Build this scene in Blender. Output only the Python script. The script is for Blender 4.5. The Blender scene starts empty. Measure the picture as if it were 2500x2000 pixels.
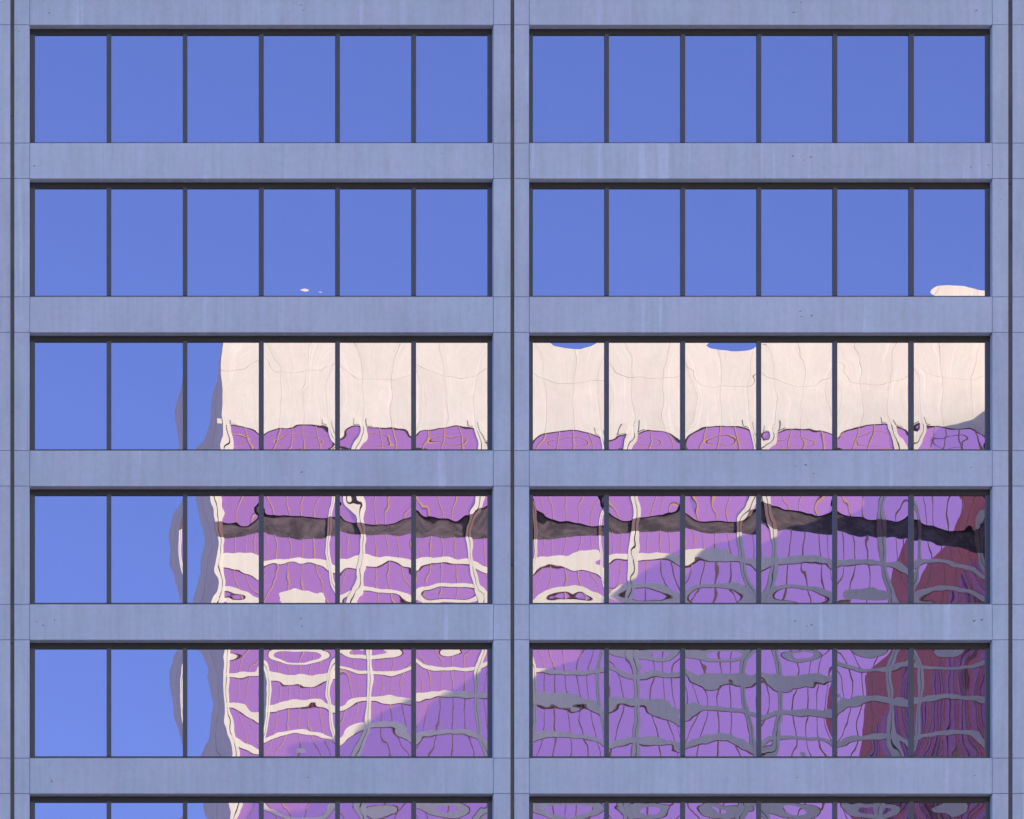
import bpy, math, random
import numpy as np

# ------------------------------------------------------------------ camera, sky, sun, exposure
S = 0.01                     # metres per unit of facade grid (grid = photo pixels on the facade plane)
D = 112.0                    # camera to facade
CX, CZ = -19.5, 1.7          # camera stands on the ground, left of the framed part of the tower
def PX(x): return (x-1250.0)*S
def PZ(y): return (5700.0-y)*S + CZ
scene = bpy.context.scene
cam_d = bpy.data.cameras.new("camera"); cam = bpy.data.objects.new("camera", cam_d)
scene.collection.objects.link(cam); scene.camera = cam
cam.location = (CX, -D, CZ); cam.rotation_euler = (math.pi/2, 0, 0)
cam_d.sensor_width = 36.0; cam_d.lens = 36.0*D/(2500*S)
cam_d.shift_x = (PX(1250)-CX)/(2500*S); cam_d.shift_y = (PZ(1000)-CZ)/(2500*S)
cam_d.clip_start = 0.5; cam_d.clip_end = 6000

SUN_T = (-1.07, -1.0, -0.535)          # direction the sunlight travels
n_ = math.sqrt(sum(a*a for a in SUN_T)); SUN_T = tuple(a/n_ for a in SUN_T)
elev = math.asin(-SUN_T[2])
world = bpy.data.worlds.new("World"); scene.world = world; world.use_nodes = True
nt = world.node_tree; bg = nt.nodes["Background"]
sky = nt.nodes.new("ShaderNodeTexSky"); sky.sky_type = 'NISHITA'; sky.sun_disc = False
sky.sun_elevation = elev
sky.sun_rotation = math.atan2(-SUN_T[0], -SUN_T[1])
sky.air_density = 1.0; sky.dust_density = 1.5; sky.ozone_density = 2.5
nt.links.new(sky.outputs[0], bg.inputs[0]); bg.inputs[1].default_value = 0.15
sd = bpy.data.lights.new("sun", 'SUN'); sd.energy = 4.3; sd.angle = math.radians(0.5); sd.color = (1.0, 0.89, 0.39)
sun = bpy.data.objects.new("sun", sd); scene.collection.objects.link(sun)
from mathutils import Vector
sun.rotation_euler = Vector(SUN_T).to_track_quat('-Z', 'Y').to_euler()
vs = scene.view_settings; vs.view_transform = 'Standard'; vs.look = 'None'; vs.gamma = 1.0; vs.exposure = 1.0
scene.cycles.max_bounces = 8; scene.cycles.glossy_bounces = 6; scene.cycles.diffuse_bounces = 3
scene.cycles.caustics_reflective = True; scene.cycles.sample_clamp_indirect = 3.0; scene.cycles.blur_glossy = 0.5

# ------------------------------------------------------------------ helpers
col = scene.collection
def tag(o, label=None, cat=None, group=None, kind=None):
    if label: o["label"] = label
    if cat: o["category"] = cat
    if group: o["group"] = group
    if kind: o["kind"] = kind
    return o
def empty(name, loc=(0,0,0)):
    o = bpy.data.objects.new(name, None); col.objects.link(o); o.location = loc; return o
class MB:
    def __init__(s): s.v=[]; s.f=[]; s.m=[]
    def box(s, x0,x1,y0,y1,z0,z1, mi=0):
        n=len(s.v)
        s.v += [(x0,y0,z0),(x1,y0,z0),(x1,y1,z0),(x0,y1,z0),(x0,y0,z1),(x1,y0,z1),(x1,y1,z1),(x0,y1,z1)]
        s.f += [(n,n+3,n+2,n+1),(n+4,n+5,n+6,n+7),(n,n+1,n+5,n+4),(n+1,n+2,n+6,n+5),(n+2,n+3,n+7,n+6),(n+3,n,n+4,n+7)]
        s.m += [mi]*6
    def poly(s, pts, mi=0):
        n=len(s.v); s.v += pts; s.f.append(tuple(range(n,n+len(pts)))); s.m.append(mi)
    def build(s, name, mats, parent=None, bevel=0):
        me = bpy.data.meshes.new(name); me.from_pydata(s.v, [], s.f)
        mats = mats if isinstance(mats,(list,tuple)) else [mats]
        for m in mats: me.materials.append(m)
        me.polygons.foreach_set("material_index", s.m); me.update()
        o = bpy.data.objects.new(name, me); col.objects.link(o)
        if parent: o.parent = parent
        if bevel:
            b = o.modifiers.new("bevel", 'BEVEL'); b.width = bevel; b.segments = 2; b.limit_method = 'ANGLE'
        return o

def mat(name, base, rough=0.7, metal=0.0, spec=0.5):
    m = bpy.data.materials.new(name); m.use_nodes = True
    b = m.node_tree.nodes["Principled BSDF"]
    b.inputs["Base Color"].default_value = (*base,1); b.inputs["Roughness"].default_value = rough
    b.inputs["Metallic"].default_value = metal; b.inputs["Specular IOR Level"].default_value = spec
    return m
def N(m, t, **k):
    n = m.node_tree.nodes.new(t)
    for a,b in k.items():
        if a in n.inputs: n.inputs[a].default_value = b
        else: setattr(n, a, b)
    return n
def L(m, a, b): m.node_tree.links.new(a, b)
def math_n(m, op, a, b=None):
    n = N(m, "ShaderNodeMath"); n.operation = op
    for i,v in enumerate((a,b)):
        if v is None: continue
        if isinstance(v,(int,float)): n.inputs[i].default_value = v
        else: L(m, v, n.inputs[i])
    return n.outputs[0]
def ramp(m, src, a, b, va, vb):
    n = N(m, "ShaderNodeMapRange"); L(m, src, n.inputs[0])
    n.inputs[1].default_value=a; n.inputs[2].default_value=b; n.inputs[3].default_value=va; n.inputs[4].default_value=vb
    n.interpolation_type = 'SMOOTHSTEP'
    return n.outputs[0]
def noise(m, vec, scale, detail=4, rough=0.55, stretch=None, off=None):
    if stretch or off:
        mp = N(m, "ShaderNodeMapping"); L(m, vec, mp.inputs[0])
        if stretch: mp.inputs["Scale"].default_value = stretch
        if off: mp.inputs["Location"].default_value = off
        vec = mp.outputs[0]
    n = N(m, "ShaderNodeTexNoise"); L(m, vec, n.inputs["Vector"])
    n.inputs["Scale"].default_value=scale; n.inputs["Detail"].default_value=detail; n.inputs["Roughness"].default_value=rough
    return n.outputs["Fac"]

def concrete(name, base, streak=1.0, mott=1.0):
    m = mat(name, base, 0.85, 0, 0.3)
    b = m.node_tree.nodes["Principled BSDF"]
    geo = N(m, "ShaderNodeNewGeometry").outputs["Position"]
    oi = N(m, "ShaderNodeObjectInfo").outputs["Random"]
    f = ramp(m, noise(m, geo, 0.55, 5, .6), .3, .7, 1-.045*mott, 1+.045*mott)            # broad blotches
    f = math_n(m, 'MULTIPLY', f, ramp(m, noise(m, geo, 7, 6, .65), .25, .75, 1-.05*mott, 1+.05*mott))
    f = math_n(m, 'MULTIPLY', f, ramp(m, noise(m, geo, 60, 3, .7), .25, .75, .955, 1.045))
    # rain-washed vertical streaks
    f = math_n(m, 'MULTIPLY', f, ramp(m, noise(m, geo, 1.0, 3, .6, (2.6,2.6,.10)), .60, .67, 1.0, 1+.14*streak))
    f = math_n(m, 'MULTIPLY', f, ramp(m, noise(m, geo, 1.0, 4, .6, (6,6,.35),(7,3,1)), .35, .75, 1+.03*streak, 1-.075*streak))
    f = math_n(m, 'MULTIPLY', f, ramp(m, oi, 0, 1, .97, 1.03))
    # sparse small dark pits
    f = math_n(m, 'MULTIPLY', f, ramp(m, noise(m, geo, 9, 1, .3, None, (3,1,5)), .79, .83, 1.0, .72))
    hs = N(m, "ShaderNodeVectorMath"); hs.operation='SCALE'
    # faint hue drift between grey-blue and grey-mauve patches
    mx = N(m, "ShaderNodeMix"); mx.data_type='RGBA'
    L(m, ramp(m, noise(m, geo, .8, 4, .6, (1.5,1.5,.5), (2,9,4)), .35, .65, 0, 1), mx.inputs[0])
    mx.inputs[6].default_value = (*base,1)
    mx.inputs[7].default_value = (base[0]*1.035, base[1]*.985, base[2]*1.01, 1)
    L(m, mx.outputs[2], hs.inputs[0]); L(m, f, hs.inputs[3])
    L(m, hs.outputs[0], b.inputs["Base Color"])
    bp = N(m, "ShaderNodeBump"); bp.inputs["Strength"].default_value=.25; bp.inputs["Distance"].default_value=.01
    L(m, noise(m, geo, 40, 5, .7), bp.inputs["Height"]); L(m, bp.outputs[0], b.inputs["Normal"])
    return m

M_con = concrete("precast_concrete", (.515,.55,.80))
M_seam = mat("seam_backing", (.16,.15,.16), .9)  # dark backing seen through the panel gaps
M_mark = mat("chipped_mark", (.13,.13,.14), .9)
def sealant():
    m = mat("sealant", (.075,.06,.065), .6)
    b = m.node_tree.nodes["Principled BSDF"]
    geo = N(m, "ShaderNodeNewGeometry").outputs["Position"]
    r = N(m, "ShaderNodeValToRGB"); L(m, noise(m, geo, 1, 5, .7, (3,3,1.2)), r.inputs[0])
    r.color_ramp.elements[0].position=.35; r.color_ramp.elements[0].color=(.075,.07,.09,1)
    r.color_ramp.elements[1].position=.68; r.color_ramp.elements[1].color=(.15,.105,.12,1)
    L(m, r.outputs[0], b.inputs["Base Color"]); return m
M_seal = sealant()
M_frame = mat("dark_bronze_frame", (.088,.088,.125), .42, .3)
M_head = mat("shaded_head_frame", (.03,.028,.035), .5, .2)  # frame metal with the shade under the soffit put into its colour

def mirror_glass(name, tint, dirt, dirt_col, rough=0.0):
    m = bpy.data.materials.new(name); m.use_nodes = True
    t = m.node_tree; t.nodes.clear()
    g = t.nodes.new("ShaderNodeBsdfGlossy"); g.inputs["Color"].default_value=(*tint,1); g.inputs["Roughness"].default_value=rough
    d = t.nodes.new("ShaderNodeBsdfDiffuse"); d.inputs["Color"].default_value=(*dirt_col,1)
    x = t.nodes.new("ShaderNodeMixShader"); x.inputs[0].default_value=dirt
    o = t.nodes.new("ShaderNodeOutputMaterial")
    t.links.new(g.outputs[0], x.inputs[1]); t.links.new(d.outputs[0], x.inputs[2]); t.links.new(x.outputs[0], o.inputs[0])
    return m
M_glass = mirror_glass("blue_mirror_glass", (.43,.40,.735), .03, (.3,.28,.35))
M_glassB = mirror_glass("purple_mirror_glass", (.645,.34,.48), .20, (.92,.30,.30))

# ------------------------------------------------------------------ office tower, the facade in the picture
GY = 0.24
def GX(x): return CX + (PX(x)-CX)*(D+GY)/D          # picture grid -> point on the glazing plane
def GZ(y): return CZ + (PZ(y)-CZ)*(D+GY)/D
tower = tag(empty("office_tower", (0,0,0)),
    "pale concrete office tower with long strips of mirrored windows filling the picture", "office building")
P = 375.4; T0 = 60.6; OPEN = 288.8
JOINTS = [(-1194,-1185),(25.7,34.6),(1246.8,1255.4),(2462.3,2471.8),(3686,3695)]
BAYS = [(-1148,-17),(72.8,1204.6),(1292.2,2422.6),(2511,3640)]
PANE_X = {1:[85.3,271.3,457,643.4,829.2,1015], 2:[1300.4,1485.8,1671.8,1857.3,2043,2229.8]}
PW = 175.3
rows = list(range(-4, 15))            # 0..5 are in the picture
rng = random.Random(4)
YB = 0.6
for i in rows + [15]:
    T = T0 + P*i; bot_prev = T - P + OPEN
    for bi,(x0,x1) in enumerate(BAYS):   # spandrel above window i
        m = MB(); g=.45
        m.box(PX(x0+g),PX(x1-g),0,YB,PZ(T),PZ(bot_prev))
        if -1 <= i <= 6 and bi in (1,2):
            spots = [(35 if bi==1 else 1960-1292,.52),(656 if bi==1 else 1100,.55)]
            for sx,fy in spots:
                for k in range(rng.choice([0,1,1,2,3])):
                    cx = x0+sx+rng.uniform(-26,26); cy = bot_prev+(T-bot_prev)*fy+rng.uniform(-14,14)
                    a0 = rng.uniform(-.3,.6); r1=rng.uniform(1.6,4.2); r2=rng.uniform(.6,1.5); pts=[]
                    for q in range(9):
                        th=-q*2*math.pi/9; rr=rng.uniform(.6,1.2)
                        ex=r1*rr*math.cos(th); ey=r2*rr*math.sin(th)
                        pts.append((PX(cx+ex*math.cos(a0)-ey*math.sin(a0)), -.003, PZ(cy-(ex*math.sin(a0)+ey*math.cos(a0)))))
                    m.poly(pts,1)
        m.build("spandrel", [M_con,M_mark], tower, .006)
segs=[]
for j,(a,b) in enumerate(JOINTS):
    lo = BAYS[j-1][1] if j>0 else a-41; hi = BAYS[j][0] if j<4 else b+41
    segs += [(lo,a),(b,hi)]
for i in rows + [15]:
    T = T0 + P*i
    for (x0,x1) in segs:
        for (za,zb) in ((T-P+OPEN, T),(T, T+OPEN)):
            m = MB(); m.box(PX(x0+.45),PX(x1-.45),0,YB,PZ(zb-.6),PZ(za+.6))
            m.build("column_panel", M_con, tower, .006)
# joint strips, recessed sealant between neighbouring columns
zt, zb_ = PZ(T0+P*(-5)+OPEN), CZ-1.7
for (a,b) in JOINTS:
    m = MB(); z = zb_; 
    while z < zt:
        z2 = min(z+rng.uniform(3.2,7.5), zt)
        m.box(PX(a-.2),PX(b+.2), .035+rng.uniform(0,.006), YB, z, z2-.012); z = z2
    m.build("joint_strip", M_seal, tower)
m = MB()
m.box(PX(-1240),PX(3740), YB+.003, 28, 0, zt); m.build("building_core", M_seam, tower)
m = MB(); m.box(PX(-1240),PX(3740), 0, YB, zt+.003, zt+1.6); m.build("parapet", M_con, tower, .006)

# ------------------------------------------------------------------ the tower behind the camera (scale of its grid)
R = 3.74
BY = GY - (R*D - (D+GY))
def BX(u): return CX + (PX(u)-CX)*R
def BZ(v): return CZ + (PZ(v)-CZ)*R
def uv_of(x, y, fx, fz):
    """picture grid point + slope of the glass there -> grid point met on the opposite tower"""
    p = np.stack([GX(x), np.full_like(x, GY), GZ(y)], -1); c = np.array([CX,-D,CZ])
    d = p-c; n = np.stack([fx, -np.ones_like(fx), fz], -1); n /= np.linalg.norm(n, axis=-1, keepdims=True)
    r = d - 2*(d*n).sum(-1, keepdims=True)*n
    t = (BY-GY)/r[...,1]; q = p + r*t[...,None]
    u = ((q[...,0]-CX)/R + CX)/S + 1250; v = 5700-((q[...,2]-CZ)/R)/S
    return u, v
RF, J_, W_, M1, M2 = 778., 872., 1098., 1215., 1288.
SP = {f"S{k}": 1299.+103*k for k in range(1,60)}
CO = {f"c{k}": 545.+326*k for k in range(0,7)}
VN = dict(R=RF, J=J_, W=W_, M=M1, N=M2, **SP)
# what each pane shows where, read off the photograph: zoom frame, then  x y u v  (- = unknown)
DATA = {
 'A':(400,780,2.536), 'B':(400,1180,2.536), 'C':(400,1550,2.536), 'D':(1270,800,3.422), 'E':(1800,800,3.422),
 'F':(1270,1180,3.654), 'G':(1830,1180,3.593), 'H':(1270,1550,3.654), 'I':(1830,1550,3.218), 'O':(0,0,1)}
PTS = """
O 2 12|2339 699 - R;2271 711 - R;2402 706 - R;2330 715 - 795
O 2 4|742 702 - 780;765 714 - 780;715 706 - 766;800 706 - 766;755 690 - 755
A 3 2|85 600 470 -;105 300 470 -;115 180 470 -;100 760 470 -
A 3 3|315 200 470 -;305 300 470 -;290 500 470 -;275 650 470 -;250 760 470 -;350 250 533 -;360 400 533 -;360 600 533 -;385 660 c0 -;400 760 c0 -;560 500 653 -;450 668 - W;580 695 - W;450 312 - J
A 3 4|715 300 653 -;725 450 653 -;720 600 653 -;890 200 762 -;870 450 762 -;868 600 762 -;1010 450 c1 -;1020 600 c1 -;1035 700 c1 -;800 330 - J;880 318 - J;1040 290 - J;640 690 - W;760 668 - W;860 655 - W;930 650 - W;1000 662 - W;868 720 758 -;950 720 807 -;795 720 708 -
A 3 5|1240 450 c1 -;1235 300 c1 -;1190 170 c1 -;1245 600 c1 -;1240 700 c1 -;1210 770 c1 -;1405 450 980 -;1420 250 980 -;1400 620 980 -;1150 345 - J;1240 360 - J;1400 370 - J;1520 350 - J;1110 660 - W;1300 655 - W;1420 665 - W;1520 690 - W;1340 720 934 -;1425 720 984 -
A 3 6|1925 450 c2 -;1925 600 c2 -;1940 700 c2 -;1975 780 c2 -;1700 150 1088 -;1735 350 1088 -;1750 550 1088 -;1590 500 980 -;1750 360 - J;1900 370 - J;1580 705 - W;1700 675 - W;1800 672 - W;1900 672 - W;1990 715 - W
D 3 7|165 200 1306 -;195 450 1306 -;210 700 1306 -;210 820 1306 -;470 250 1414 -;455 400 1414 -;440 600 1414 -;450 800 1414 -;665 300 c3 -;655 600 c3 -;690 940 c3 -;200 430 - J;400 475 - J;600 445 - J;120 912 - W;250 875 - W;400 855 - W;500 855 - W;600 885 - W;680 915 - W;430 158 - R;260 145 - R;600 152 - R;430 120 - 771
D 3 8|915 150 c3 -;938 300 c3 -;930 450 c3 -;935 600 c3 -;930 800 c3 -;945 900 c3 -;900 1000 c3 -;1240 200 1632 -;1215 350 1632 -;1200 550 1632 -;1185 780 1632 -;850 405 - J;950 430 - J;1150 425 - J;1320 435 - J;760 915 - W;870 885 - W;1100 850 - W;1200 870 - W;1320 915 - W;760 650 1414 -;1120 115 - R
D 3 9|1440 450 1632 -;1470 700 1632 -;1655 200 1740 -;1680 400 1740 -;1680 600 1740 -;1685 780 1740 -;1930 250 c4 -;1910 500 c4 -;1915 720 c4 -;1930 850 c4 -;1965 1000 c4 -;1550 500 - J;1700 500 - J;1900 490 - J;1390 905 - W;1500 835 - W;1650 820 - W;1750 812 - W;1850 825 - W;1750 190 - R;1540 150 - R;1940 180 - R;1750 125 - 766
E 3 10|250 170 c4 -;310 350 c4 -;322 500 c4 -;320 650 c4 -;310 800 c4 -;320 900 c4 -;250 1000 c4 -;540 200 1957 -;570 350 1957 -;550 480 1957 -;535 650 1957 -;530 810 1957 -;770 400 2066 -;755 650 2066 -;400 490 - J;600 490 - J;750 460 - J;220 885 - W;380 850 - W;500 840 - W;650 850 - W;780 885 - W
E 3 11|965 180 2066 -;1010 270 2066 -;1030 400 2066 -;1045 600 2066 -;1048 770 2066 -;1310 180 c5 -;1290 300 c5 -;1275 470 c5 -;1262 650 c5 -;1280 780 c5 -;1310 860 c5 -;1380 1000 c5 -;865 550 1957 -;1000 460 - J;1150 475 - J;1300 465 - J;850 880 - W;950 840 - W;1100 805 - W;1210 795 - W;1350 835 - W;1420 860 - W
E 3 12|1515 400 c5 -;1525 600 c5 -;1540 780 c5 -;1545 900 c5 -;1500 990 c5 -;1690 150 2283 -;1710 300 2283 -;1705 500 2283 -;1715 700 2283 -;1725 800 2283 -;2010 180 2392 -;1975 350 2392 -;1965 550 2392 -;1960 750 2392 -;1600 405 - J;1750 425 - J;1950 430 - J;1600 825 - W;1740 838 - W;1900 850 - W;2040 900 - W
B 4 2|35 400 470 -;100 130 470 -;65 600 470 -;95 700 470 -;105 230 533 -;92 400 533 -;108 550 533 -
B 4 3|345 300 c0 -;345 550 c0 -;310 90 c0 -;350 730 c0 -;350 180 c0 -;240 400 470 -;225 200 470 -;195 90 470 -;215 600 470 -;180 730 470 -;370 228 - M;520 265 - M;370 335 - N;560 305 - N;380 468 - S1;560 500 - S1;380 658 - S2;540 710 - S2;430 500 609 -;505 500 658 -;400 430 - 1394;400 500 - 1410;500 435 - 1394;500 530 - 1410;560 450 - 1394;560 555 - 1410
B 4 4|1045 110 c1 -;1030 230 c1 -;1015 350 c1 -;1018 450 c1 -;1040 600 c1 -;1055 660 c1 -;695 400 658 -;782 400 708 -;858 400 758 -;935 400 807 -;680 620 658 -;765 620 708 -;860 620 758 -;975 620 807 -;860 150 758 -;640 188 - M;750 205 - M;860 212 - M;1000 210 - M;640 310 - N;750 322 - N;860 325 - N;1000 320 - N;640 490 - S1;750 478 - S1;860 478 - S1;1000 490 - S1;840 690 - S2;840 655 - 1497;740 660 - 1497;940 662 - 1497;840 725 - 1505
B 4 5|1195 110 c1 -;1235 200 c1 -;1230 300 c1 -;1225 400 c1 -;1215 500 c1 -;1225 600 c1 -;1160 700 c1 -;1310 400 934 -;1388 400 984 -;1455 400 1034 -;1140 340 807 -;1110 190 - M;1180 250 - M;1300 265 - M;1400 262 - M;1520 205 - M;1110 300 - N;1300 318 - N;1450 320 - N;1520 318 - N;1300 470 - S1;1500 488 - S1;1150 495 - S1;1300 640 - S2;1500 690 - S2;1100 695 - S2;1320 735 - 1530;1320 690 - 1526;1110 435 - 1394;1110 550 - 1410;1165 445 - 1394;1170 552 - 1410
B 4 6|1960 90 c2 -;1915 200 c2 -;1895 270 c2 -;1895 400 c2 -;1905 480 c2 -;1935 600 c2 -;1985 720 c2 -;1655 400 1034 -;1723 400 1084 -;1800 400 1133 -;1585 400 984 -;1600 210 - M;1750 222 - M;1860 222 - M;1600 325 - N;1750 325 - N;1850 330 - N;1960 345 - N;1600 478 - S1;1720 470 - S1;1850 480 - S1;1970 498 - S1;1600 670 - S2;1700 642 - S2;1850 642 - S2;1940 655 - S2;1800 735 - S2;1800 695 - 1528;1575 692 - S2;1985 715 - S2;1800 705 - 1530
F 4 7|120 200 c2 -;140 330 c2 -;140 400 c2 -;135 560 c2 -;118 750 c2 -;735 290 c3 -;720 400 c3 -;718 520 c3 -;722 680 c3 -;735 820 c3 -;212 560 1260 -;298 560 1310 -;415 560 1360 -;520 560 1410 -;638 560 1459 -;265 850 1310 -;400 850 1360 -;525 850 1410 -;670 850 1459 -;195 200 1260 -;280 200 1310 -;430 200 1360 -;170 322 - M;300 335 - M;450 350 - M;700 362 - M;170 480 - N;300 488 - N;430 480 - N;560 475 - N;700 470 - N;250 700 - S1;430 665 - S1;600 670 - S1;700 690 - S1;180 1000 - S2;400 955 - S2;650 990 - S2;400 1070 - S2;400 1020 - 1525;125 730 - S1;160 1020 - S2;712 1020 - S2;430 610 - 1394;430 725 - 1410;600 600 - 1394;600 740 - 1410;300 640 - 1394;300 745 - 1410
F 4 8|1020 120 c3 -;1040 250 c3 -;1015 380 c3 -;1015 500 c3 -;1000 650 c3 -;985 800 c3 -;985 980 c3 -;835 560 1410 -;893 560 1459 -;1135 560 1586 -;1242 560 1636 -;1350 560 1686 -;865 850 1459 -;1135 850 1586 -;1270 850 1636 -;1385 850 1686 -;905 200 1459 -;1190 200 1586 -;820 285 - M;950 318 - M;1150 300 - M;1300 268 - M;1400 245 - M;820 425 - N;950 430 - N;1150 430 - N;1400 430 - N;830 660 - S1;950 645 - S1;1100 640 - S1;1300 640 - S1;850 950 - S2;1000 905 - S2;1150 905 - S2;1300 940 - S2;1000 1050 - S2;1150 1000 - 1527;800 1000 - S2;1410 1000 - S2;1150 1035 - 1530
F 4 9|2085 120 c4 -;2020 250 c4 -;1975 360 c4 -;1970 560 c4 -;1995 720 c4 -;2040 880 c4 -;2085 1000 c4 -;1560 500 1636 -;1650 500 1686 -;1752 500 1736 -;1850 500 1785 -;1515 800 1636 -;1610 800 1686 -;1760 800 1736 -;1870 800 1785 -;1500 290 - M;1650 315 - M;1800 322 - M;1930 330 - M;2090 250 - M;1500 395 - N;1600 440 - N;1750 455 - N;1900 455 - N;1500 650 - S1;1700 635 - S1;1850 630 - S1;2050 680 - S1;1500 950 - S2;1700 905 - S2;1900 910 - S2;2030 960 - S2;1475 985 - S2;2080 1010 - S2;1780 1055 - 1542;1620 1050 - 1530;1930 1040 - 1528;1500 590 - 1394;1500 700 - 1410;1650 570 - 1394;1650 695 - 1410;1850 570 - 1394;1850 690 - 1410
G 4 10|160 160 c4 -;180 300 c4 -;205 400 c4 -;215 500 c4 -;225 620 c4 -;195 800 c4 -;160 960 c4 -;358 500 1912 -;500 500 1962 -;615 500 2011 -;680 500 2061 -;345 800 1912 -;480 800 1962 -;630 800 2011 -;200 205 - M;350 235 - M;500 262 - M;700 268 - M;250 385 - N;400 405 - N;550 420 - N;700 435 - N;350 655 - S1;500 660 - S1;650 680 - S1;300 920 - S2;450 905 - S2;600 925 - S2;700 950 - S2;110 975 - S2;718 965 - S2;110 700 - S1;500 1030 - 1540;350 1010 - 1528;620 1020 - 1528
G 4 11|1180 120 c5 -;1170 300 c5 -;1160 400 c5 -;1160 520 c5 -;1165 620 c5 -;1185 760 c5 -;1235 940 c5 -;825 520 2011 -;910 520 2061 -;1038 520 2111 -;1290 520 2238 -;1355 520 2288 -;800 260 - M;950 295 - M;1100 308 - M;1350 312 - M;820 430 - N;950 445 - N;1100 470 - N;1350 490 - N;820 690 - S1;950 680 - S1;1080 680 - S1;1300 715 - S1;1000 965 - S2;880 965 - S2;900 925 - 1497;1130 925 - 1497;1000 1015 - 1505
G 4 12|1455 180 c5 -;1500 350 c5 -;1498 430 c5 -;1495 560 c5 -;1485 700 c5 -;1465 850 c5 -;2030 300 c6 -;2020 440 c6 -;2018 560 c6 -;2040 700 c6 -;1590 650 2238 -;1690 650 2288 -;1775 650 2338 -;1850 650 2387 -;1940 650 2437 -;1540 380 - M;1700 420 - M;1850 435 - M;1980 440 - M;1540 490 - N;1650 535 - N;1800 545 - N;1950 590 - N;1500 680 - S1;1650 690 - S1;1850 720 - S1;2000 790 - S1;1520 950 - S2;1650 905 - S2;1850 915 - S2;2000 970 - S2;1440 990 - S2;2045 990 - S2;1750 1030 - 1538;1620 1020 - 1525;1900 1020 - 1525;1750 980 - 1528
C 5 2|40 300 470 -;70 150 470 -;65 480 470 -;95 620 470 -;98 350 533 -;107 220 533 -;107 500 533 -
C 5 3|390 100 c0 -;385 200 c0 -;385 320 c0 -;390 420 c0 -;400 520 c0 -;410 640 c0 -;440 740 c0 -;225 100 470 -;275 180 470 -;290 300 470 -;295 500 470 -;285 640 470 -;250 740 470 -;463 320 609 -;525 320 658 -;500 580 609 -;555 580 658 -;430 142 - S2;430 240 - S3;410 428 - S4;430 660 - S5;540 245 - S3;540 500 - S4
C 5 4|625 180 c0 -;650 260 c0 -;655 350 c0 -;648 450 c0 -;635 560 c0 -;618 650 c0 -;1045 180 c1 -;1025 250 c1 -;1010 350 c1 -;1020 450 c1 -;1040 560 c1 -;1055 640 c1 -;710 350 609 -;780 350 658 -;845 350 708 -;905 350 758 -;955 350 807 -;765 520 658 -;838 520 708 -;905 520 758 -;975 520 807 -;740 640 658 -;838 640 708 -;930 640 758 -;680 140 - S2;830 183 - S2;980 155 - S2;680 262 - S3;830 275 - S3;960 270 - S3;680 450 - S4;830 425 - S4;1000 430 - S4;650 635 - S5;830 590 - S5;1000 625 - S5;850 712 - 1905;700 235 - 1600;700 305 - 1616;830 240 - 1600;830 310 - 1616;930 235 - 1600;930 300 - 1616;740 410 - 1703;740 466 - 1719;900 398 - 1703;900 462 - 1719
C 5 5|1270 100 c1 -;1280 180 c1 -;1275 260 c1 -;1270 400 c1 -;1265 500 c1 -;1240 600 c1 -;1200 720 c1 -;1205 300 807 -;1160 300 758 -;1350 300 934 -;1410 300 984 -;1470 300 1034 -;1345 480 934 -;1412 480 984 -;1480 480 1034 -;1160 110 - S2;1350 145 - S2;1440 105 - S2;1120 215 - S3;1240 235 - S3;1400 235 - S3;1500 215 - S3;1110 430 - S4;1240 395 - S4;1400 395 - S4;1500 405 - S4;1130 610 - S5;1250 555 - S5;1400 550 - S5;1500 620 - S5;1320 692 - 1905;1320 730 - 1910;1095 650 - S5;1523 645 - S5;1523 408 - S4;1095 455 - S4
C 5 6|1980 110 c2 -;1945 200 c2 -;1935 300 c2 -;1935 400 c2 -;1945 520 c2 -;1965 640 c2 -;1560 300 875 -;1650 300 984 -;1728 300 1034 -;1790 300 1084 -;1857 300 1133 -;1625 480 984 -;1715 480 1034 -;1790 480 1084 -;1862 480 1133 -;1675 680 1034 -;1792 680 1084 -;1900 680 1133 -;1770 105 - S2;1600 185 - S3;1780 208 - S3;1950 195 - S3;1600 375 - S4;1780 360 - S4;1950 362 - S4;1600 625 - S5;1780 600 - S5;1930 630 - S5;1567 635 - S5;1990 655 - S5;1990 372 - S4
H 5 7|120 280 c2 -;130 380 c2 -;135 500 c2 -;140 700 c2 -;130 850 c2 -;725 180 c3 -;700 300 c3 -;695 420 c3 -;700 560 c3 -;720 700 c3 -;740 850 c3 -;215 430 1260 -;315 430 1310 -;413 430 1360 -;505 430 1410 -;600 430 1459 -;210 780 1260 -;318 780 1310 -;435 780 1360 -;540 780 1410 -;660 780 1459 -;318 980 1310 -;460 980 1360 -;600 980 1410 -;430 180 - 1508;200 312 - S3;430 325 - S3;640 312 - S3;200 570 - S4;430 590 - S4;620 625 - S4;200 905 - S5;430 895 - S5;640 935 - S5;118 910 - S5;735 965 - S5;118 560 - S4;735 690 - S4;118 305 - S3;735 300 - S3;300 535 - 1703;300 650 - 1719;450 545 - 1703;450 655 - 1719
H 5 8|1010 200 c3 -;1035 300 c3 -;1045 400 c3 -;1050 550 c3 -;1050 680 c3 -;1035 800 c3 -;1030 950 c3 -;1030 1050 c3 -;905 450 1459 -;1180 450 1586 -;1280 450 1636 -;1355 450 1686 -;890 800 1459 -;1205 800 1586 -;1335 800 1636 -;1180 240 1586 -;880 165 - S2;1180 200 - S2;1350 185 - S2;850 315 - S3;950 340 - S3;1180 348 - S3;1350 360 - S3;850 600 - S4;950 595 - S4;1180 605 - S4;1350 680 - S4;850 980 - S5;950 965 - S5;1180 950 - S5;1350 985 - S5;800 990 - S5;1415 1015 - S5;800 600 - S4;1415 770 - S4;800 300 - S3;1415 345 - S3;1250 590 - 1703;1350 610 - 1703;1350 760 - 1719;1250 735 - 1719
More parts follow.
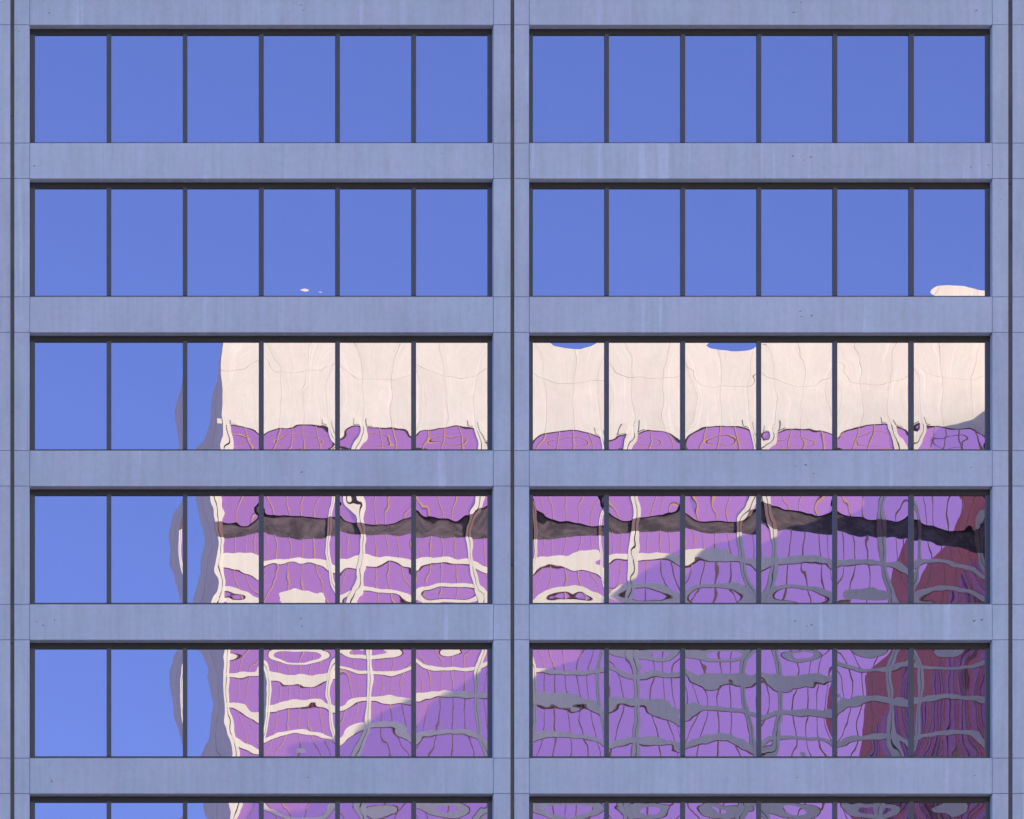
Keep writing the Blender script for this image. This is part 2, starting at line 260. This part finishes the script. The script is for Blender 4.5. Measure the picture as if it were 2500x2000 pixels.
H 5 9|2020 160 c4 -;1995 280 c4 -;1985 420 c4 -;1995 560 c4 -;2020 680 c4 -;2050 820 c4 -;2080 960 c4 -;1572 530 1636 -;1665 530 1686 -;1775 530 1736 -;1870 530 1785 -;1545 800 1636 -;1640 800 1686 -;1775 800 1736 -;1900 800 1785 -;1520 180 - S2;1750 235 - S2;1930 215 - S2;1520 350 - S3;1750 395 - S3;1930 400 - S3;1520 660 - S4;1750 655 - S4;1930 680 - S4;1530 960 - S5;1750 915 - S5;1950 930 - S5;1480 985 - S5;2085 1020 - S5;1478 730 - S4;2090 700 - S4;1478 320 - S3;2090 390 - S3;1600 340 - 1600;1600 435 - 1616;1750 345 - 1600;1750 450 - 1616;1900 330 - 1600;1900 455 - 1616
I 5 10|210 150 c4 -;235 280 c4 -;240 400 c4 -;238 520 c4 -;238 640 c4 -;225 760 c4 -;180 900 c4 -;145 450 1785 -;368 450 1912 -;460 450 1962 -;535 450 2011 -;350 720 1912 -;447 720 1962 -;525 720 2011 -;350 208 - S2;500 190 - S2;120 340 - S3;350 365 - S3;550 325 - S3;120 630 - S4;350 625 - S4;550 610 - S4;120 840 - S5;350 805 - S5;560 830 - S5;400 920 - 1905;93 865 - S5;638 862 - S5;93 635 - S4;638 600 - S4;93 330 - S3;638 305 - S3;120 295 - 1600;120 400 - 1616;300 315 - 1600;300 410 - 1616;500 290 - 1600;500 375 - 1616
I 5 11|1135 150 c5 -;1105 250 c5 -;1105 400 c5 -;1105 560 c5 -;1110 700 c5 -;1120 830 c5 -;1160 920 c5 -;735 400 1962 -;795 400 2011 -;900 400 2061 -;850 135 - S2;1000 150 - S2;740 235 - S3;900 275 - S3;1050 270 - S3;1200 235 - S3;740 545 - S4;900 500 - S4;1050 500 - S4;1200 520 - S4;740 840 - S5;900 810 - S5;1050 800 - S5;1200 830 - S5;690 862 - S5;1240 850 - S5;690 580 - S4;1240 535 - S4;690 222 - S3;1240 215 - S3
I 5 12|1300 130 c5 -;1340 250 c5 -;1345 400 c5 -;1335 560 c5 -;1325 700 c5 -;1310 820 c5 -;1560 135 - S2;1400 262 - S3;1600 265 - S3;1800 245 - S3;1400 505 - S4;1600 475 - S4;1800 510 - S4;1350 785 - S5;1550 765 - S5;1800 810 - S5;1288 798 - S5;1836 835 - S5;1288 495 - S4;1836 515 - S4;1288 225 - S3;1836 235 - S3
C 6 3|445 1080 c0 -;265 1090 470 -
C 6 4|840 1060 - 1850
C 6 5|1330 1095 - S6;1220 1040 c1 -
C 6 6|1780 1112 - S6;1600 1080 - S6
H 6 7|350 1622 - S6;150 1590 - S6;680 1600 - S6;300 1540 1310 -;510 1540 1410 -
H 6 8|1050 1612 - S6;880 1560 - S6;940 1600 c3 -;1140 1540 1586 -
H 6 9|1750 1612 - S6;1950 1570 c4 -
I 6 10|350 1425 - S6;150 1380 - S6
I 6 11|1000 1422 - S6;820 1400 - S6;1000 1380 c5 -
I 6 12|1520 1345 - S6
"""
obs = {}
for line in PTS.strip().splitlines():
    head, body = line.split('|'); z, r_, c_ = head.split(); ox,oy,sc = DATA[z]
    lst = obs.setdefault((int(r_),int(c_)), [])
    for q in body.split(';'):
        a,b,u,v = q.split()
        u = None if u=='-' else (CO[u] if u in CO else float(u))
        v = None if v=='-' else (VN[v] if v in VN else float(v))
        lst.append((ox+float(a)/sc, oy+float(b)/sc, u, v))

from numpy.polynomial import legendre as LG
FITLOG = False
IJ = [(i,j) for i in range(0,7) for j in range(0,8) if 0 < i+j <= 8]
def terms(xi, et, local=False):
    """basis of the glass shape: list of (f, df/dxi, df/deta, order)"""
    out=[]
    def leg(n,t):
        c=np.zeros(n+1); c[n]=1; return LG.legval(t,c), LG.legval(t,LG.legder(c)) if n else np.zeros_like(t)
    Lx=[leg(n,xi) for n in range(7)]; Le=[leg(n,et) for n in range(8)]
    for i,j in IJ:
        out.append((Lx[i][0]*Le[j][0], Lx[i][1]*Le[j][0], Lx[i][0]*Le[j][1], max(1,i+j)))
    w=1-xi**2; dw=-2*xi
    for n in (10,11):
        out.append((w*et**n/n, dw*et**n/n, w*et**(n-1), 2.0))
    if local:                                # small dents and swells of the sheet
        for cx_ in np.linspace(-1,1,8):
            for cy_ in np.linspace(-1,1,11):
                sx,sy=.27,.19; X=(xi-cx_)/sx; Y=(et-cy_)/sy; g_=np.exp(-.5*(X*X+Y*Y))
                out.append((g_, -g_*X/sx, -g_*Y/sy, 4.0))
    return out
def prior(xi, et):
    F=(.4-et**2/2+et**10/10)/.4; Fd=-(et-et**9)/.4
    return (1-xi**2)*F, -2*xi*F, (1-xi**2)*Fd
def rough_waves(seed, xi, et, J, hw, hh):
    """fine unevenness of the float glass: a sum of low ripples (returns height in m and is smooth)"""
    r = random.Random(seed); h = np.zeros_like(xi)
    X = xi*88; Y = et*132
    for lam, amp, n in ((95,5.5,4),(52,4.2,6),(30,2.7,8),(17,1.1,8)):
        for k in range(n):
            l = lam*r.uniform(.8,1.25); th = r.uniform(0,math.pi); ph = r.uniform(0,2*math.pi)
            a = amp*math.sqrt(2./n)*r.uniform(.5,1.2)            # displacement in grid units
            h += (a/abs(J)) * (l*S/(2*math.pi)) * np.sin(2*math.pi*(X*math.cos(th)+Y*math.sin(th))/l + ph)
    return h
def glass_heights(r_, c_, x0, x1, y0, y1, nx, ny, seed, wave=1.0):
    cx,cy=(x0+x1)/2,(y0+y1)/2; ax,ay=(x1-x0)/2,(y1-y0)/2
    hw=(GX(x1)-GX(x0))/2; hh=(GZ(y0)-GZ(y1))/2
    one=np.array([1.0]); e=1e-4
    u0,v0=uv_of(one*cx,one*cy,one*0,one*0); ua,va=uv_of(one*cx,one*cy,one*e,one*0); ub,vb=uv_of(one*cx,one*cy,one*0,one*e)
    Jxx,Jyx=(ua-u0)[0]/e,(va-v0)[0]/e; Jxy,Jyy=(ub-u0)[0]/e,(vb-v0)[0]/e
    rr = random.Random(seed*7+1)
    A = 82*rr.uniform(.88,1.12)
    A0 = A/(Jxx*(-2)/hw)                    # prior amplitude in m (sign makes U grow to the right)
    def uv(xi,et,fxi,fet):                  # slopes in world axes (eta points down)
        return Jxx*fxi/hw - Jxy*fet/hh, Jyx*fxi/hw - Jyy*fet/hh
    coef=None
    pts = obs.get((r_,c_))
    if pts:
        px=np.array([p[0] for p in pts]); py=np.array([p[1] for p in pts])
        xi=np.clip((px-cx)/ax,-1,1); et=np.clip((py-cy)/ay,-1,1)
        f,fx,fe=prior(xi,et); pu,pv=uv(xi,et,A0*fx,A0*fe)
        bu,bv=uv_of(px,py,px*0,py*0)
        loc_=len(pts)>12; T=terms(xi,et,loc_); rows_=[]; rhs=[]
        U=[uv(xi,et,t[1],t[2]) for t in T]
        scl=[hw/abs(Jxx)/t[3] for t in T]
        for n,p in enumerate(pts):
            if p[2] is not None:
                rows_.append([U[k][0][n]*scl[k]/4. for k in range(len(T))]); rhs.append((p[2]-bu[n]-pu[n])/4.)
            if p[3] is not None:
                rows_.append([U[k][1][n]*scl[k]/4. for k in range(len(T))]); rhs.append((p[3]-bv[n]-pv[n])/4.)
        for k,t in enumerate(T):
            row=[0]*len(T); row[k]=1.0/(26.0/(t[3]**.8)) if t[3]!=4.0 or k<len(IJ) else 1.0/11.0; rows_.append(row); rhs.append(0)
        # keep the unobserved rim near the usual pillow shape
        gx,ge=np.meshgrid(np.linspace(-1,1,9),np.linspace(-1,1,9)); gx=gx.ravel(); ge=ge.ravel()
        Tg=terms(gx,ge,loc_); Ug=[uv(gx,ge,t[1],t[2]) for t in Tg]
        for n in range(len(gx)):
            for q in (0,1):
                rows_.append([Ug[k][q][n]*scl[k]/60. for k in range(len(T))]); rhs.append(0)
        coef,*_=np.linalg.lstsq(np.array(rows_),np.array(rhs),rcond=None); coef=coef*np.array(scl)
        if FITLOG:
            res=np.array(rows_)@(coef/np.array(scl))-np.array(rhs); nd=sum((p[2] is not None)+(p[3] is not None) for p in pts)
            print("fit",r_,c_,nd,"rms px",round(float(np.sqrt((res[:nd]**2).mean())*4),1), "worst",round(float(abs(res[:nd]).max()*4),1))
    xs=np.linspace(-1,1,nx+1); es=np.linspace(-1,1,ny+1); XI,ET=np.meshgrid(xs,es)
    h=A0*prior(XI,ET)[0]
    if coef is not None:
        for c,t in zip(coef,terms(XI,ET,loc_)): h=h+c*t[0]
    h=h-h.mean()+wave*rough_waves(seed,XI,ET,Jxx,hw,hh)
    return h

def pane_obj(x0,x1,y0,y1,r_,c_,seed,parent,nx=44,ny=64,wave=1.0):
    h=glass_heights(r_,c_,x0,x1,y0,y1,nx,ny,seed,wave)
    gx=np.linspace(GX(x0),GX(x1),nx+1); gz=np.linspace(GZ(y0),GZ(y1),ny+1)
    ox,oz=(gx[0]+gx[-1])/2,(gz[0]+gz[-1])/2
    V=[(gx[i]-ox,float(h[j,i]),gz[j]-oz) for j in range(ny+1) for i in range(nx+1)]
    F=[(j*(nx+1)+i,(j+1)*(nx+1)+i,(j+1)*(nx+1)+i+1,j*(nx+1)+i+1) for j in range(ny) for i in range(nx)]
    me=bpy.data.meshes.new("pane"); me.from_pydata(V,[],F); me.materials.append(M_glass)
    me.polygons.foreach_set("use_smooth",[True]*len(F)); me.update()
    o=bpy.data.objects.new("pane",me); col.objects.link(o); o.parent=parent; o.location=(ox,GY,oz)
    return o

for i in rows:
    T=T0+P*i; yt=T+14; yb=T+OPEN-11.5                      # glass edges on the glazing plane
    for bi,(x0,x1) in enumerate(BAYS):
        seen = bi in (1,2) and 0<=i<=5
        f=MB()
        k=(D+GY)/D
        X0,X1=PX(x0),PX(x1); Zt,Zb=PZ(T),PZ(T+OPEN); gt,gb=PZ(yt),PZ(yb)
        pxs = PANE_X.get(bi) or [x0+13.5+185.9*q for q in range(6)]
        if bi in (1,2): gx0,gx1=GX(pxs[0]),GX(pxs[-1]+PW)
        else: gx0,gx1=PX(pxs[0]),PX(pxs[-1]+PW)
        f.box(X0-.02,X1+.02,.205,.56,gt,Zt+.02,1)
        f.box(X0-.02,X1+.02,.205,.56,Zb-.02,gb)
        f.box(X0-.02,gx0,.205,.56,gb,gt); f.box(gx1,X1+.02,.205,.56,gb,gt)
        win=f.build("window",[M_frame,M_head],tower)
        for q,px in enumerate(pxs):
            a,b=(GX(px),GX(px+PW)) if bi in (1,2) else (PX(px),PX(px+PW))
            if q<5:
                nx_=GX(pxs[q+1]) if bi in (1,2) else PX(pxs[q+1])
                m=MB(); m.box(b,nx_,.185,.56,gb,gt); m.build("mullion",M_frame,win)
            if seen:
                # image rows of the glass edges
                kk=D/(D+GY)
                iy0=5700-(5700-yt)*kk; iy1=5700-(5700-yb)*kk
                pane_obj(px-1,px+PW+1,iy0-1,iy1+1,i+1,q+1+(6 if bi==2 else 0),i*20+q+bi*6+3,win,44,64,
                         .45 if i<2 or (i==2 and bi==2 and q in (0,2)) else 1.0)
            else:
                m=MB(); m.poly([(a-.01,GY,gb-.01),(b+.01,GY,gb-.01),(b+.01,GY,gt+.01),(a-.01,GY,gt+.01)])
                m.build("pane",M_glass,win)

# ------------------------------------------------------------------ tower across the street, seen mirrored in the glass
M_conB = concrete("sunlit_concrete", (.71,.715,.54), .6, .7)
M_side = concrete("flank_panel", (.93,.76,.60), .6, 1.0)  # warmer, paler base colour than the front concrete
M_seamB = mat("tan_seam", (.85,.55,.38), .9)
M_mulB = mat("orange_bronze_mullion", (.50,.28,.15), .6)
M_headB = mat("dark_grey_head", (.07,.065,.08), .6)  # window heads coloured dark to paint the shade under the spandrels
M_brown = mat("brown_recess_shade", (.20,.13,.11), .8)  # column stretch coloured brown for the shade of the plant-floor recess
def plant_floor_shade():
    m=mat("shaded_plant_floor",(.06,.045,.05),.8); b=m.node_tree.nodes["Principled BSDF"]  # mottled dark band; the shade of a deep recess is in its colour
    geo=N(m,"ShaderNodeNewGeometry").outputs["Position"]
    r=N(m,"ShaderNodeValToRGB"); L(m,noise(m,geo,.5,5,.65,(1,1,1.5)),r.inputs[0])
    r.color_ramp.elements[0].position=.40; r.color_ramp.elements[0].color=(.042,.032,.032,1)
    r.color_ramp.elements[1].position=.62; r.color_ramp.elements[1].color=(.13,.10,.098,1)
    L(m,r.outputs[0],b.inputs["Base Color"]); return m
M_louv=plant_floor_shade()
tb=tag(empty("concrete_tower",(BX(1500),BY,0)),"sunlit cream concrete tower with purple windows mirrored across the lower panes","office building")
def bbuild(m,name,mats,bevel=0):
    ox=BX(1500); m.v=[(x-ox,y-BY,z) for x,y,z in m.v]
    return m.build(name,mats,tb,bevel)
UL,UR=533.,2760.
XL,XR=BX(UL),BX(UR)
DEP=23.0
# front faces +y (towards the street); solid core set back behind the glass line
g=.17
m=MB(); m.box(XL+.4,XR,BY-DEP,BY-.62,BZ(M1)+.002,BZ(W_)); m.box(XL+.4,XR,BY-DEP,BY-.62,0,BZ(M2)-.002); m.box(XL+.4,XR,BY-DEP,BY-2.2,BZ(M2),BZ(M1)); bbuild(m,"building_core",M_headB)
m=MB(); m.box(XL+.3,XR,BY-DEP+.003,BY-.061,BZ(W_)+.004,BZ(RF)-.4); bbuild(m,"wall_backing",M_seamB)
# blank crown of large panels
edges=[UL]+[CO['c0']+326/3*k for k in range(1,20)]+[UR]
for a,b in zip(edges[:-1],edges[1:]):
    for za,zb in ((RF,J_),(J_,W_)):
        m=MB(); m.box(BX(a)+.014,BX(b)-.014,BY-.06,BY,BZ(zb)+.012,BZ(za)-.012); bbuild(m,"wall_panel",M_conB)
# left flank
for (a,b) in ((0,DEP*.47),(DEP*.47,DEP)):
    zz=BZ(RF)-.03
    while zz>0:
        z2=max(0,zz-3.85*2); m=MB(); m.box(XL,XL+.28,BY-b+.09,BY-a-.34,z2+.02,zz); bbuild(m,"side_panel",M_side); zz=z2
cols=[CO['c0']+326*k for k in range(0,7)]
zcol=BZ(W_)
for u in cols:
    for sgn in (-1,1):
        a,b=(u-13,u-1.3) if sgn<0 else (u+1.3,u+13)
        m=MB(); m.box(BX(a),BX(b),BY-.5,BY+.06,BZ(M1),zcol-.003); m.box(BX(a),BX(b),BY-.5,BY+.06,0,BZ(M2)); bbuild(m,"column",M_conB)
        m=MB(); m.box(BX(a)+.01,BX(b)-.01,BY-.5,BY+.02,BZ(M2)+.003,BZ(M1)-.003); bbuild(m,"shaded_column_part",M_brown)
        # bracket blocks under the crown
        a,b=(u-36,u-15) if sgn<0 else (u+15,u+36)
        m=MB(); m.box(BX(a),BX(b),BY+.004,BY+.12,BZ(1094),BZ(1066)); bbuild(m,"bracket",M_conB)
    m=MB(); m.box(BX(u-1.25),BX(u+1.25),BY-.5,BY-.08,0,zcol-.003); bbuild(m,"column_joint",M_seal)
m=MB()
m.box(XL+.02,XR,BY-2.19,BY-.45,BZ(M2),BZ(M1))
bbuild(m,"louver_band",M_louv)
def band(vt,vb,rails=()):
    for k,u in enumerate(cols):
        a=u+13; b=(u+326-13) if k<6 else UR
        if a>=UR: continue
        w=MB(); w.poly([(BX(b),BY-g,BZ(vb)),(BX(a),BY-g,BZ(vb)),(BX(a),BY-g,BZ(vt)),(BX(b),BY-g,BZ(vt))])
        win=bbuild(w,"window",M_glassB)
        f=MB()
        n=5
        for q in range(-2,3):
            c=u+163+q*49.7
            if c<UR-5: f.box(BX(c-1.6),BX(c+1.6),BY-g-.04,BY-g+.10,BZ(vb)+.003,BZ(vt)-.003)
        for rv in rails: f.box(BX(a)+.01,BX(b)-.01,BY-g-.03,BY-g+.04,BZ(rv+.8),BZ(rv-.8))
        hd=MB(); hd.box(BX(a)+.012,BX(b)-.012,BY-g-.03,BY-g+.02,BZ(vt)-.11,BZ(vt)-.005)
        hd.v=[(x-BX(1500),y-BY,z) for x,y,z in hd.v]; hd.build("window_head",M_headB,win)
        f.v=[(x-BX(1500),y-BY,z) for x,y,z in f.v]
        f.build("mullion",M_mulB,win)
band(W_,M1,(1128,1150))
prev=M2
k=1
while True:
    s=SP[f"S{k}"]
    if BZ(s)<6: break
    if k<=18:
        band(prev,s-8.5)
        m=MB(); m.box(XL+.31,XR,BY-.5,BY,BZ(s+11),BZ(s-8.5)); bbuild(m,"spandrel",M_conB)
        # shade line under the spandrel: its real soffit, deepened by the dark-painted window head
    prev=s+8.5; k+=1
    if k==19:
        low=MB(); low.box(XL+.31,XR,BY-.5,BY-.05,0,BZ(prev)-.003)
        bbuild(low,"lower_wall",M_conB); break

# ------------------------------------------------------------------ red granite building beside it
def granite():
    m=mat("red_granite",(.36,.13,.12),.6); b=m.node_tree.nodes["Principled BSDF"]
    geo=N(m,"ShaderNodeNewGeometry").outputs["Position"]
    r=N(m,"ShaderNodeValToRGB"); L(m,noise(m,geo,.5,6,.65),r.inputs[0])
    r.color_ramp.elements[0].position=.3; r.color_ramp.elements[0].color=(.92,.50,.30,1)
    r.color_ramp.elements[1].position=.7; r.color_ramp.elements[1].color=(1.0,.62,.38,1)
    L(m,r.outputs[0],b.inputs["Base Color"]); return m
M_gran=granite()
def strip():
    m=mat("violet_window_painted_reflection",(.6,.4,.75),.35); b=m.node_tree.nodes["Principled BSDF"]
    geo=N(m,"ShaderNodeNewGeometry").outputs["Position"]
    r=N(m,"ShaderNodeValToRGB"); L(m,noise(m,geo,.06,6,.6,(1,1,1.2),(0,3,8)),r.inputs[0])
    r.color_ramp.elements[0].position=.40; r.color_ramp.elements[0].color=(.06,.04,.06,1)  # near-black blotches paint a dark building's reflection into the window colour
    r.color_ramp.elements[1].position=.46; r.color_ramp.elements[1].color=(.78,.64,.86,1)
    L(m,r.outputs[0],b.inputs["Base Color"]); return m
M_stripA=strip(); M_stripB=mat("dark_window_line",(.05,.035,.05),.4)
CXF=BX(2520); CZT=BZ(977); CD=67.0
cb=tag(empty("granite_building",(CXF+20,BY+CD/2,0)),"red granite office block with violet window strips mirrored in the lower right panes","office building")
def cbuild(m,name,mt,par=None):
    m.v=[(x-CXF-20,y-(BY+CD/2),z) for x,y,z in m.v]; return m.build(name,mt,par or cb)
m=MB(); m.box(CXF,CXF+45,BY+.8,BY+CD,0,CZT); cbuild(m,"wall",M_gran)
y=BY+2.2; top=CZT-10
ri=random.Random(9)
while y<BY+CD-3.5:
    w=ri.choice([4.4,5.2,6.4]); pr=ri.choice([.9,1.2,2.0])
    if y+w>BY+CD-1.5: break
    t=top-ri.choice([0,0,1.8,4])
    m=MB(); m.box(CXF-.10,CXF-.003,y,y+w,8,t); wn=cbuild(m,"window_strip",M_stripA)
    m=MB()
    q=y+1.1
    while q<y+w-.3:
        m.box(CXF-.2,CXF-.103,q,q+.16,8,t-.02); q+=ri.choice([2.1,3.0])
    zz=t-3.9
    while zz>60:
        m.box(CXF-.19,CXF-.104,y+.02,y+w-.02,zz,zz+.22) if False else None; zz-=3.9
    m.v=[(x-CXF-20,yy-(BY+CD/2),z) for x,yy,z in m.v]; m.build("window_bar",M_stripB,wn)
    y+=w+pr

# ------------------------------------------------------------------ ground
def ground_mat(name,a,b,sc):
    m=mat(name,a,.9); bs=m.node_tree.nodes["Principled BSDF"]; geo=N(m,"ShaderNodeNewGeometry").outputs["Position"]
    r=N(m,"ShaderNodeValToRGB"); L(m,noise(m,geo,sc,6,.6),r.inputs[0])
    r.color_ramp.elements[0].position=.3; r.color_ramp.elements[0].color=(*a,1)
    r.color_ramp.elements[1].position=.7; r.color_ramp.elements[1].color=(*b,1)
    L(m,r.outputs[0],bs.inputs["Base Color"]); return m
m=MB(); m.poly([(-3000,-3000,-.15),(3000,-3000,-.15),(3000,3000,-.15),(-3000,3000,-.15)])
tag(m.build("ground",ground_mat("ground_paving",(.30,.29,.27),(.40,.39,.36),.3)),kind="structure")
m=MB(); m.box(-400,400,-30,-9,-.3,-.146); tag(m.build("road",ground_mat("asphalt",(.045,.045,.048),(.065,.065,.066),.8)),kind="structure")
m=MB(); m.box(-400,400,-9,-.01,-.3,0); m.box(-400,400,-34,-30,-.3,0)
tag(m.build("pavement",ground_mat("pavement_slabs",(.22,.21,.20),(.28,.27,.26),.6)),kind="structure")
